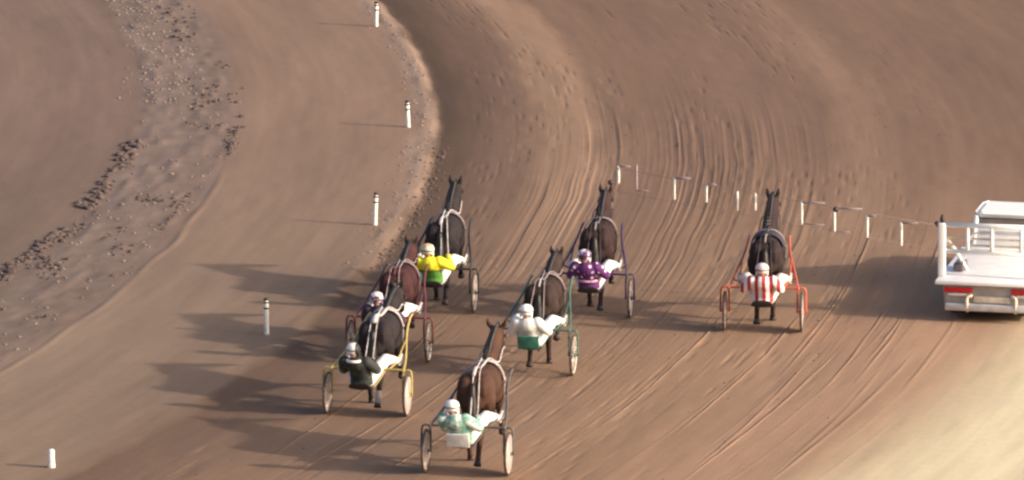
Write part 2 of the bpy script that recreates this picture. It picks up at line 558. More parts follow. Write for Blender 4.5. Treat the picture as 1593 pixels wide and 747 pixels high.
def ring_sheet(name, i0, i1, hub=False):
    nr, nth = i1 - i0 + 1, len(TH)
    co = np.stack([XG[i0:i1 + 1], YG[i0:i1 + 1], HG[i0:i1 + 1]], -1).reshape(-1, 3)
    a = (np.arange(nr - 1)[:, None] * nth + np.arange(nth)[None, :])
    nx = (np.arange(nr - 1)[:, None] * nth + (np.arange(nth)[None, :] + 1) % nth)
    q = np.stack([a, a + nth, nx + nth, nx], -1).reshape(-1, 4)
    loops = q.reshape(-1); starts = np.arange(len(q)) * 4
    if hub:
        co = np.vstack([co, [[TC.x, TC.y, float(HG[i0].mean())]]])
        t = np.stack([np.full(nth, len(co) - 1), np.arange(nth), (np.arange(nth) + 1) % nth], -1)
        starts = np.concatenate([starts, len(loops) + np.arange(nth) * 3])
        loops = np.concatenate([loops, t.reshape(-1)])
    me = bpy.data.meshes.new(name)
    me.vertices.add(len(co)); me.vertices.foreach_set('co', co.astype(np.float32).reshape(-1))
    me.loops.add(len(loops)); me.loops.foreach_set('vertex_index', loops.astype(np.int32))
    me.polygons.add(len(starts)); me.polygons.foreach_set('loop_start', starts.astype(np.int32))
    me.polygons.foreach_set('use_smooth', [True] * len(starts))
    me.update(calc_edges=True); me.validate()
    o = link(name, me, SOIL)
    o['kind'] = 'structure'
    return o


i_edge = int(np.argmin(abs(RADII - 0.55))); i_out = int(np.argmin(abs(RADII - 32)))
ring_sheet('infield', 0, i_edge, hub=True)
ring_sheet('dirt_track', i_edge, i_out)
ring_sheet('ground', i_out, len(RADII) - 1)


def place(r, th, z=0.0):
    a = R(th)
    return Vector((TC.x + (TR + r) * math.cos(a), TC.y + (TR + r) * math.sin(a), z))


def ground_z(r, th):
    return float(height(np.array([r]), np.array([th]))[0])


def clods(name, spec, mat, label):
    """many small lumps of earth in one mesh: nobody could count them"""
    bm = bmesh.new(); bmesh.ops.create_icosphere(bm, subdivisions=1, radius=1.0)
    base = np.array([v.co[:] for v in bm.verts]); bm.verts.index_update()
    tris = np.array([[v.index for v in f.verts] for f in bm.faces]); bm.free()
    V, F = [], []
    for n, (r, th, s) in enumerate(spec):
        j = base * (1 + 0.45 * (np.random.RandomState(n).rand(len(base), 1) - 0.5))
        j = j * np.array([s * random.uniform(.8, 1.3), s * random.uniform(.8, 1.4), s * random.uniform(.45, .75)])
        a = random.uniform(0, 6.28); ca, sa = math.cos(a), math.sin(a)
        j = np.stack([j[:, 0] * ca - j[:, 1] * sa, j[:, 0] * sa + j[:, 1] * ca, j[:, 2]], -1)
        p = place(r, th)
        V.append(j + np.array([p.x, p.y, 0.0])); F.append(tris + n * len(base))
    rs = np.array([s[0] for s in spec]); ts = np.array([s[1] for s in spec]); ss = np.array([s[2] for s in spec])
    hz = height(rs, ts) + ss * 0.15
    V = np.concatenate([v + np.array([0, 0, z]) for v, z in zip(V, hz)])
    F = np.concatenate(F)
    me = bpy.data.meshes.new(name)
    me.from_pydata(V.tolist(), [], F.tolist())
    o = link(name, me, mat)
    o['kind'] = 'stuff'; o['label'] = label
    return o


rng = random.Random(5)
dark, pale = [], []


def clump(r, th, seed, cut):
    """earth lies in clumps: keep a lump only where this patch of ground is broken"""
    return float(noise2(np.array([r / .45]), np.array([R(th) * TR / 1.3]), seed)[0]) > cut


n = 0
while n < 420:                                         # broken inner edge of the rough strip
    th = rng.uniform(-16, -1); r = -5.35 - 0.35 * tri(th + 10, 8) + rng.gauss(0, .10)
    if clump(r * .2, th, 51, .33): dark.append((r, th, rng.uniform(.03, .095))); n += 1
n = 0
while n < 300:                                         # inside the strip, near part
    th = rng.uniform(-17, -4); r = rng.uniform(-5.5, -3.7)
    if clump(r, th, 52, .62): dark.append((r, th, rng.uniform(.012, .06))); n += 1
n = 0
while n < 130:                                         # far part
    th = rng.uniform(0, 13); r = rng.choice([-3.5, -3.9, -4.2]) + rng.gauss(0, .14)
    if clump(r, th, 53, .55): dark.append((r, th, rng.uniform(.02, .07))); n += 1
for i in range(70):
    th = rng.gauss(-.9, .45); dark.append((-3.45 + rng.gauss(0, .05), th, rng.uniform(.02, .06)))
for i in range(180):                                   # along the edge of the track
    th = rng.uniform(-9, -1); dark.append((0.66 + rng.gauss(0, .09), th, rng.uniform(.012, .045)))
for i in range(220):                                   # crumbs on the track
    dark.append((rng.uniform(1, 11), rng.uniform(-21, 8), rng.uniform(.006, .02)))
for i in range(420):
    th = rng.uniform(2, 13); pale.append((rng.choice([-5.1, -4.9, -4.5]) + rng.gauss(0, .22), th, rng.uniform(.012, .04)))
for i in range(200):
    th = rng.uniform(-16, 2); pale.append((rng.uniform(-5.3, -3.5), th, rng.uniform(.01, .04)))
for i in range(260):
    th = rng.uniform(-9, 10); pale.append((0.2 + rng.gauss(0, .18), th, rng.uniform(.01, .035)))
M['clod_dark'] = mottled('clod_dark', (0.13, 0.09, 0.077, 1), (0.085, 0.06, 0.053, 1), 3, 0.95)
M['clod_pale'] = mottled('clod_pale', (0.27, 0.20, 0.175, 1), (0.19, 0.14, 0.12, 1), 3, 0.95)
clods('dark_clods', dark, M['clod_dark'], 'dark lumps of earth scattered along the rough strip and track edge')
clods('pale_clods', pale, M['clod_pale'], 'pale lumps of dry earth scattered along the rough strip')

# ------------------------------------------------------------------ marker posts
for (px, py, hh, dkz, label) in [
        (80, 731, 0.30, False, 'short plain white marker post at the near left corner of the infield'),
        (415, 524, 0.60, True, 'white marker post with two black bands beside the drivers\' long shadows'),
        (583, 354, 0.58, True, 'white marker post on the infield just left of the leading yellow driver'),
        (635, 201, 0.50, True, 'white marker post at the bulge of the bend beyond the leading horse'),
        (585, 44, 0.50, True, 'farthest white marker post at the top of the bend')]:
    p = at(px, py)
    e = empty('marker_post', (p.x, p.y, 0.03))
    tag(e, label, 'marker post', 'marker posts round the inside of the bend')
    rp = 0.042 if dkz else 0.055
    MB().lathe([(rp * 1.15, -0.12), (rp * 1.1, 0.05), (rp, 0.1), (rp * .97, hh - .02), (rp * .7, hh), (0.01, hh + .005)], 14).build('post', M['post_white'], e)
    if dkz:
        for z in (hh - 0.05, hh - 0.15):
            MB().lathe([(rp + .001, z), (rp + .004, z + .002), (rp + .004, z + .028), (rp + .001, z + .03)], 14).build('band', M['black_band'], e)
        MB().lathe([(rp * .6, hh + .002), (rp * 1.1, hh + .004), (rp * 1.1, hh + .03), (rp * .5, hh + .045)], 12).build('cap', M['black_band'], e)
    e.rotation_euler = (R(random.uniform(-2, 2)), R(random.uniform(-2, 2)), random.uniform(0, 6))


# ------------------------------------------------------------------ horses
SECT = [  # y, zc, halfwidth, halfheight  (buttocks at y = 0)
    (0.00, 1.14, 0.10, 0.16), (0.06, 1.17, 0.19, 0.25), (0.18, 1.20, 0.265, 0.31), (0.36, 1.21, 0.29, 0.315),
    (0.60, 1.19, 0.265, 0.29), (0.85, 1.15, 0.285, 0.325), (1.10, 1.13, 0.285, 0.36), (1.30, 1.17, 0.24, 0.365),
    (1.48, 1.14, 0.20, 0.29), (1.60, 1.12, 0.12, 0.17)]


def body_at(y):
    for a, b in zip(SECT, SECT[1:]):
        if a[0] <= y <= b[0]:
            t = (y - a[0]) / (b[0] - a[0])
            return tuple(a[i] * (1 - t) + b[i] * t for i in range(1, 4))
    return SECT[-1][1:]


def body_ring(y, off=0.0, n=28, a0=0, a1=360, lean=0.0):
    zc, w, h = body_at(y)
    pts = []
    for k in range(n + 1):
        a = R(a0 + (a1 - a0) * k / n)
        c, s = math.cos(a), math.sin(a)
        e = 0.85
        pts.append(Vector((math.copysign(abs(c) ** e, c) * (w + off), y + lean * s, zc + math.copysign(abs(s) ** e, s) * (h + off))))
    return pts


def band(y0, y1, a0, a1, off=0.022, thick=0.012, n=24, lean=0.0):
    """strap or cloth lying on the barrel of the horse"""
    m = MB()
    A, B = body_ring(y0, off, n, a0, a1, lean), body_ring(y1, off, n, a0, a1, lean)
    C, D = body_ring(y1, off + thick, n, a0, a1, lean), body_ring(y0, off + thick, n, a0, a1, lean)
    return m.ring_loft([[A[i], B[i], C[i], D[i]] for i in range(n + 1)])


HIND = {'fwd': [(.30, 1.10), (.50, .90), (.30, .52), (.42, .15), (.48, .07)],
        'back': [(.26, 1.10), (.40, .86), (.00, .58), (-.16, .25), (-.22, .14)],
        'stance': [(.28, 1.10), (.44, .88), (.12, .52), (.14, .14), (.19, .06)]}
FORE = {'reach': [(1.36, 1.05), (1.28, .84), (1.56, .62), (1.74, .32), (1.80, .24)],
        'stance': [(1.34, 1.05), (1.24, .84), (1.16, .46), (1.06, .14), (1.09, .06)],
        'fold': [(1.36, 1.05), (1.28, .84), (1.50, .66), (1.36, .40), (1.26, .34)]}


HORSE_Y = .44


def make_horse(spec, loc, rz):
    mb = MB()
    rings = []
    for (y, zc, w, h) in SECT:
        rings.append([Vector((math.copysign(abs(math.cos(2 * math.pi * k / 20)) ** .9, math.cos(2 * math.pi * k / 20)) * w, y,
                              zc + math.sin(2 * math.pi * k / 20) * h)) for k in range(20)])
    mb.ring_loft(rings)
    for s in (-1, 1):                                            # muscle of rump and shoulder
        mb.ball((s * .14, .22, 1.26), (.16, .24, .24))
        mb.ball((s * .15, 1.32, 1.12), (.12, .2, .28))
    # neck and head
    zp, yp, tx = spec['poll'][1], spec['poll'][0], spec.get('turn', 0.0)
    n0, n1 = Vector((0, 1.36, 1.26)), Vector((tx * .6, yp, zp))
    neck = []
    for i in range(7):
        t = i / 6
        c = n0.lerp(n1, t) + Vector((0, 0, .05 * math.sin(t * math.pi)))
        d = (n1 - n0).normalized(); up = Vector((0, -d.z, d.y))
        a, b = .16 * (1 - t) + .10 * t, .30 * (1 - t) ** 1.3 + .135 * (1 - (1 - t) ** 1.3)
        neck.append([c + Vector((1, 0, 0)) * math.cos(q) * a + up * math.sin(q) * b for q in [2 * math.pi * k / 16 for k in range(16)]])
    mb.ring_loft(neck)
    hd = Vector((tx, .72, -.69)).normalized()
    hu = Vector((0, .69, .72))
    head = []
    for t, a, b in [(-.06, .05, .06), (0, .085, .11), (.12, .10, .135), (.24, .085, .115), (.38, .062, .08), (.48, .06, .068), (.55, .055, .06), (.58, .03, .035)]:
        c = n1 + hd * t
        head.append([c + Vector((1, 0, 0)) * math.cos(q) * a + hu * math.sin(q) * b for q in [2 * math.pi * k / 16 for k in range(16)]])
    mb.ring_loft(head)
    for s in (-1, 1):
        es = spec.get('ears', 1.0)
        mb.chain([n1 + Vector((s * .065, -.01, .06)), n1 + Vector((s * .095 * es, -.02, .15)), n1 + Vector((s * .105 * es, .0, .235))], [.045, .042, .016], 8)
    # legs
    hooves = []
    gait = spec['gait']
    for s, hi, fo in ((-1, gait[0], gait[1]), (1, gait[2], gait[3])):
        P = [Vector((s * x, y, z)) for (y, z), x in zip(HIND[hi], (.15, .165, .135, .125, .125))]
        mb.chain(P, [.185, .135, .062, .044, .05], 10)
        mb.chain([P[1], P[1].lerp(P[2], .5), P[2]], [.12, .085, .058], 10)
        mb.chain([P[2], P[2].lerp(P[3], .5), P[3]], [.058, .036, .044], 10)
        hooves.append((P[3], P[4]))
        P = [Vector((s * x, y, z)) for (y, z), x in zip(FORE[fo], (.16, .16, .145, .14, .14))]
        mb.chain(P, [.15, .10, .056, .042, .048], 10)
        mb.chain([P[2], P[2].lerp(P[3], .5), P[3]], [.052, .034, .042], 10)
        hooves.append((P[3], P[4]))
    body = mb.fuse('horse', spec['coat'], .0185, relax=5)
    body.location = loc; body.rotation_euler = (0, 0, rz); body.scale = (spec['size'],) * 3
    tag(body, spec['horse_label'], 'horse', 'harness horses racing round the bend')
    for fi, (a, b) in enumerate(hooves):
        d = (b - a); d = d.normalized() if d.length > .01 else Vector((0, .4, -1)).normalized()
        MB().tube([b - d * .015, b + d * .03, b + d * .06], [.052, .060, .066], 12).build('hoof', M['hoof'], body)
        if spec.get('socks') and fi in spec['socks']:
            MB().tube([a - d * .01 + Vector((0, 0, .10)), a, b], [.05, .056, .058], 12).build('sock', M['sock'], body)
    # mane, tail
    d = (n1 - n0).normalized(); up = Vector((0, -d.z, d.y))
    mane = MB()
    for i in range(13):
        t = i / 12
        c = n0.lerp(n1, t) + up * (.29 * (1 - t) ** 1.3 + .13 * (1 - (1 - t) ** 1.3)) + Vector((0, 0, .05 * math.sin(t * math.pi)))
        mane.chain([c, c + Vector((-.05, -.03, .0)), c + Vector((-.10 - random.uniform(0, .03), -.05, -.10 - random.uniform(0, .08)))], [.034, .032, .012], 6)
    mane.fuse('mane', spec['hair'], .014, body, relax=2)
    tail = MB()
    tz = random.uniform(.45, .6)
    tail.chain([(0, .08, 1.36), (0, -.02, 1.32), (0.01, -.08, 1.1), (.02, -.11, .85), (.03, -.14, tz)], [.04, .05, .07, .075, .03], 8)
    for k in range(6):
        q = random.uniform(-.05, .05)
        tail.chain([(q * .5, -.05, 1.2), (q, -.10, .9), (q * 1.8, -.16, tz - random.uniform(0, .12))], [.03, .034, .012], 6)
    tail.fuse('tail', spec['hair'], .016, body, relax=2)
    for s in (-1, 1):
        MB().ball(n1 + hd * .14 + Vector((s * .092, 0, .02)), .022).build('eye', M['black_strap'], body)
    # harness
    st = spec['strap']
    band(1.08, 1.08 + spec.get('strap_w', .055), -20, 200, .026, .014).build('saddle_pad', st, body)
    band(1.11, 1.16, 200, 340, .03, .012).build('girth', M['black_strap'], body)
    if spec.get('cloth'):
        band(.72, 1.06, 15, 165, .024, .01).build('saddle_cloth', spec['cloth'], body)
    # strap from the saddle back over the croup to the tail
    pts = []
    for y in (1.12, .95, .75, .55, .36, .2, .08):
        zc, w, h = body_at(y); pts.append((0, y, zc + h + .055 if y < .5 else zc + h + .03))
    MB().tube(pts, spec.get('back_w', .016), 8, 2, flat=.45).build('back_strap', spec.get('back', st), body)
    # breast collar
    MB().tube([(-.30, 1.12, 1.22), (-.24, 1.40, 1.20), (0, 1.70, 1.14), (.24, 1.40, 1.20), (.30, 1.12, 1.22)], .024, 8, 5).build('breast_collar', st, body)
    # bridle
    for t, a, b in ((.03, .098, .125), (.36, .072, .09)):
        c = n1 + hd * t
        rr = [c + Vector((1, 0, 0)) * math.cos(q) * a + hu * math.sin(q) * b for q in [2 * math.pi * k / 20 for k in range(20)]]
        MB().tube(rr + [rr[0]], .012, 6).build('bridle', spec.get('bridle', M['black_strap']), body)
    for s in (-1, 1):
        MB().box(n1 + hd * .15 + Vector((s * .125, .01, .03)), (.012, .10, .10), bevel=.004).build('blinker', spec.get('bridle', M['black_strap']), body)
    # overcheck from the poll along the crest down to the saddle
    pts = [n1 + hd * .4 + hu * .09, n1 + hu * .15 + Vector((0, 0, .05)), n1.lerp(n0, .5) + up * .235 + Vector((0, 0, .05)), Vector((0, 1.3, 1.585)), Vector((0, 1.12, 1.54))]
    MB().tube(pts, .012, 6, 4).build('overcheck', M['black_strap'], body)
    # reins from the bit along the neck to the hands
    bit = n1 + hd * .44
    for s, hnd in zip((-1, 1), spec['hands']):
        e = (hnd - Vector((0, HORSE_Y, 0))) / spec['size']
        MB().tube([bit + Vector((s * .07, 0, 0)), n0.lerp(n1, .55) + Vector((s * .155, 0, .03)), n0 + Vector((s * .17, -.02, .20)), (s * .06, 1.10, 1.565), (s * .035, .6, 1.535), (s * .03 + e.x * .3, .30, 1.56), (s * .02 + e.x * .5, .10, 1.46), e],
                  spec.get('rein_r', .010), 6, 5).build('rein', spec.get('rein_mat', M['black_strap']), body)
    return body


# ------------------------------------------------------------------ sulkies
def make_sulky(spec, loc, rz):
    e = empty('sulky', loc, rz)
    tag(e, spec['sulky_label'], 'sulky', 'two wheeled sulkies behind the horses')
    fm = spec['frame']
    HT = .345
    for s in (-1, 1):
        wx = s * .66
        w = MB().torus((0, 0, 0), HT - .022, .022, 'X', 36, 10).build('wheel', M['tyre'], e)
        w.location = (wx, 0, HT)
        w.rotation_euler = (random.uniform(0, 6), 0, 0)
        MB().lathe([(.02, -.05), (.035, -.04), (.035, .04), (.02, .05)], 12, 'X').build('hub', fm, w)
        if spec['discs']:
            MB().lathe([(.03, .03), (.12, .026), (.305, .010), (.312, 0), (.305, -.010), (.12, -.026), (.03, -.03)], 32, 'X').build('wheel_cover', M['wheel_cover'], w)
            MB().torus((0, 0, 0), .288, .0135, 'X', 32, 6).build('rim', M['rim'], w)
        else:
            MB().torus((0, 0, 0), .296, .018, 'X', 32, 6).build('rim', M['rim'], w)
            spk = MB().tube([(0, 0, .03), (0, 0, .285)], [.011, .008], 6).mesh('spoke')
            for k in range(10):
                o = link('spoke', spk, M['rim'] if k == 0 else None, w)
                o.rotation_euler = (2 * math.pi * k / 10, 0, 0)
        # fork straddling the wheel
        MB().tube([(wx - s * .075, 0, HT - .02), (wx - s * .075, 0, .62), (wx - s * .06, 0, .735), (wx, 0, .76), (wx + s * .055, 0, .735), (wx + s * .07, 0, .62), (wx + s * .07, 0, HT - .02)],
                  .017, 8, 3).build('fork', fm, e)
        # shaft
        MB().tube([(s * .60, -.05, .75), (s * .56, .30, .80), (s * .49, .75, .92), (s * .40, 1.25, 1.10), (s * .355, 1.75, 1.25), (s * .35, 2.0, 1.27)], .020, 8, 4).build('shaft', fm, e)
        MB().tube([(s * .34, 0, .755), (s * .42, .32, .83), (s * .42, 1.15, 1.06)], .013, 8, 3).build('brace', fm, e)
        MB().tube([(s * .30, 0, .75), (s * .20, -.12, .58), (s * .13, -.20, .49)], .014, 8, 3).build('seat_stay', fm, e)
        MB().tube([(s * .54, .42, .83), (s * .47, .50, .76), (s * .40, .55, .76), (s * .40, .58, .84)], .012, 8, 3).build('stirrup', fm, e)
    MB().tube([(-.62, 0, .752), (-.30, 0, .757), (0, 0, .70), (.30, 0, .757), (.62, 0, .752)], .020, 8, 4).build('arch', fm, e)
    # saddle seat with a rolled rear lip
    sx = spec.get('lean', 0.0) * .4
    rings = []
    for y, zc, w, h in [(.0, .515, .10, .02), (-.06, .505, .16, .03), (-.16, .495, .19, .035), (-.28, .50, .20, .035), (-.36, .53, .19, .04), (-.40, .58, .16, .03), (-.41, .60, .10, .015)]:
        rings.append([Vector((sx + math.cos(q) * w, y, zc + math.sin(q) * h)) for q in [2 * math.pi * k / 16 for k in range(16)]])
    MB().ring_loft(rings).build('seat', M['seat_black'], e)
    if spec.get('seat_back'):
        MB().box((sx, -.475, .63), (.36, .025, .24), Matrix.Rotation(R(18), 3, 'X'), bevel=.011).build('seat_back', spec['seat_back'], e)
    return e


# ------------------------------------------------------------------ drivers
def hand_shape(mb, wrist, fwd, s):
    """loose fist: palm, four bent fingers of unequal length, thumb from the side of the palm"""
    fwd = Vector(fwd).normalized()
    side = Vector((s, 0, 0)); side = (side - fwd * side.dot(fwd)).normalized()
    dn = -Vector((0, 0, 1)); dn = (dn - fwd * dn.dot(fwd)).normalized()
    c = wrist + fwd * .05
    mb.tube([wrist - fwd * .02, wrist + fwd * .02, c, c + fwd * .04], [.026, .034, .040, .036], 10, flat=.62)
    for k, ln in enumerate((.9, 1.0, .95, .78)):
        b = c + fwd * .035 + side * (.03 - .02 * k)
        mb.chain([b, b + fwd * .034 * ln + dn * .008, b + fwd * .036 * ln + dn * .036 * ln, b + fwd * .012 + dn * .050 * ln], [.0100, .0095, .009, .008], 6)
    t = c - side * .034 * 1.0 + fwd * -.005
    mb.chain([t, t - side * .012 + fwd * .026 + dn * .012, t + side * .006 + fwd * .042 + dn * .026], [.012, .0105, .009], 6)


def make_driver(spec, loc, rz):
    ln = spec.get('lean', 0.0)
    tw = spec.get('back_tilt', 0.0)
    OFF = Vector((0, -.2, 0))
    V_ = Vector
    hip = V_((ln * .4, -.17, .62)); waist = V_((ln * .55, -.27, .76)); chest = V_((ln * .8, -.37 - tw, .905)); neck = V_((ln, -.435 - tw * 1.2, 1.02))
    headc = V_((ln * 1.12, -.425 - tw * 1.1, 1.125))
    sh = {s: V_((ln * .95 + s * .18, -.41 - tw, .965)) for s in (-1, 1)}
    hands = spec['hands']
    wr, el = {}, {}
    for s, h in zip((-1, 1), hands):
        wr[s] = h - V_((0, .085, 0))
        mid = sh[s].lerp(wr[s], .48)
        el[s] = mid + V_((s * .15, -.07, -.13))
    hj = {s: hip + V_((s * .10, .02, -.01)) for s in (-1, 1)}
    kn = {s: V_((ln * .2 + s * .29, .18, .885)) for s in (-1, 1)}
    an = {s: V_((s * .42, .50, .80)) for s in (-1, 1)}
    toe = {s: V_((s * .435, .64, .86)) for s in (-1, 1)}
    # body
    mb = MB()
    rings = []
    for c, a, b in [(hip + V_((0, 0, -.07)), .13, .10), (hip, .165, .115), (waist, .135, .10), (chest, .165, .115), (chest.lerp(neck, .65), .14, .09), (neck, .06, .06)]:
        rings.append([c + V_((math.cos(q) * a, math.sin(q) * b, 0)) for q in [2 * math.pi * k / 14 for k in range(14)]])
    mb.ring_loft(rings)
    mb.chain([neck - V_((0, 0, .03)), headc - V_((0, -.01, .04))], [.055, .05])
    mb.ball(headc, (.075, .095, .112), 14, 10)
    mb.ball(headc + V_((0, .045, -.06)), (.052, .055, .055))
    mb.ball(headc + V_((0, .104, -.012)), (.014, .022, .026), 6, 5)
    mb.chain([headc + V_((-.022, .094, -.058)), headc + V_((.022, .094, -.058))], [.011, .011], 6)
    for s in (-1, 1):
        mb.ball(headc + V_((s * .076, -.005, -.01)), (.012, .024, .034), 6, 5)
        mb.chain([sh[s], el[s], wr[s]], [.062, .044, .028])
        mb.chain([sh[s], sh[s].lerp(el[s], .5), el[s]], [.06, .052, .042])
        mb.chain([hj[s], hj[s].lerp(kn[s], .5), kn[s]], [.095, .082, .062])
        mb.chain([kn[s], kn[s].lerp(an[s], .35), an[s]], [.058, .058, .040])
        mb.chain([an[s], toe[s]], [.042, .032])
        hand_shape(mb, wr[s], (0, 1, .05), s)
    body = mb.fuse('person', M['skin'], .0105, off=OFF, relax=1, factor=.4)
    body.location = loc + Matrix.Rotation(rz, 3, 'Z') @ OFF
    body.rotation_euler = (0, 0, rz)
    tag(body, spec['driver_label'], 'person', 'sulky drivers')
    # jacket
    jk = MB()
    rings = []
    for c, a, b in [(hip + V_((0, -.02, -.085)), .15, .12), (hip + V_((0, -.02, -.05)), .198, .158), (hip + V_((0, -.02, .02)), .192, .150), (waist, .172, .14), (chest, .215, .16), (chest.lerp(neck, .55), .185, .125), (neck + V_((0, 0, -.02)), .085, .08), (neck + V_((0, 0, .012)), .066, .066)]:
        rings.append([c + V_((math.cos(q) * a, math.sin(q) * b, 0)) for q in [2 * math.pi * k / 16 for k in range(16)]])
    jk.ring_loft(rings)
    jk.ball(chest + V_((0, -.06, .03)), (.15, .11, .13))
    for s in (-1, 1):
        cuff = el[s].lerp(wr[s], .93)
        jk.chain([sh[s], sh[s].lerp(el[s], .5), el[s]], [.092, .090, .078])
        jk.chain([el[s], el[s].lerp(wr[s], .4), cuff], [.074, .062, .042])
    jk.fuse('jacket', spec['jacket'], .0135, body, off=OFF, relax=3)
    # trousers
    tr = MB()
    tr.ball(hip + V_((0, .01, -.01)), (.17, .12, .10))
    for s in (-1, 1):
        tr.chain([hj[s], hj[s].lerp(kn[s], .5), kn[s]], [.122, .118, .098])
        tr.chain([kn[s], kn[s].lerp(an[s], .4), kn[s].lerp(an[s], .85)], [.094, .084, .062])
    tr.fuse('trousers', spec['trousers'], .0135, body, off=OFF, relax=3)
    for s in (-1, 1):
        bt = MB()
        bt.chain([kn[s].lerp(an[s], .72), an[s], an[s] + V_((0, -.02, -.03))], [.054, .056, .05])
        bt.chain([an[s], an[s].lerp(toe[s], .6), toe[s]], [.052, .048, .040])
        bt.fuse('boot', spec.get('boots', M['boot_white']), .011, body, off=OFF, relax=2)
    # helmet: shell with brim, ear flaps and a chin strap
    hm = MB()
    hm.lathe([(.100, -.045), (.113, -.02), (.118, .02), (.112, .06), (.088, .10), (.045, .122), (.005, .128)], 20, 'Z', headc + V_((0, -.008, .02)))
    hm.ball(headc + V_((0, .085, .018)), (.075, .06, .012), 12, 5)
    for s in (-1, 1):
        hm.ball(headc + V_((s * .09, -.012, -.035)), (.022, .05, .05), 8, 6)
    hm.fuse('helmet', spec['helmet'], .009, body, off=OFF, relax=2)
    MB().torus(headc + V_((0, -.008, .035)), .1165, .010, 'Z', 24, 6).build('goggle_strap', spec.get('goggles', M['black_strap']), body, off=OFF)
    if spec.get('collar'):
        MB().torus(neck + V_((0, -.03, -.035)), .105, .024, 'Z', 20, 8).build('collar', spec['collar'], body, off=OFF)
    if spec.get('belt'):
        MB().torus(waist + V_((0, -.0, -.06)), .16, .022, 'Z', 20, 8).build('belt', spec['belt'], body, off=OFF)
    # whip held upright in the right hand
    return body


# ------------------------------------------------------------------ the seven rigs
def coat(n, c, c2, sc=2.5):
    return mottled(n, c + (1,), c2 + (1,), sc, 0.75, spec=0.10, bump=0.35, bscale=14)


C_BLACK = coat('coat_black', (.022, .018, .020), (.034, .026, .027))
C_DARKBAY = coat('coat_dark_bay', (.050, .028, .026), (.028, .018, .019))
C_BAY = coat('coat_bay', (.085, .042, .028), (.05, .028, .022))
C_BROWN = coat('coat_brown', (.050, .032, .027), (.03, .02, .02))
H_BLACK = mottled('hair_black', (.016, .013, .013, 1), None, 20, 0.5)
H_BROWN = mottled('hair_brown', (.03, .02, .017, 1), None, 20, 0.5)
P_BLACK = mottled('frame_black', (.035, .03, .03, 1), None, 8, 0.35)
P_ORANGE = mottled('frame_orange', (.62, .12, .06, 1), (.5, .1, .06, 1), 8, 0.35)
P_YELLOW = mottled('frame_yellow', (.50, .40, .13, 1), (.4, .3, .1, 1), 8, 0.35)
P_RED = mottled('frame_red', (.16, .045, .05, 1), None, 8, 0.35)
P_GREEN = mottled('frame_green', (.08, .16, .12, 1), None, 8, 0.35)
P_PURPLE = mottled('frame_purple', (.07, .04, .09, 1), None, 8, 0.35)
P_GREY = mottled('frame_grey', (.12, .11, .10, 1), None, 8, 0.35)
GREEN = (.05, .20, .13, 1); PURPLE = (.11, .03, .14, 1)

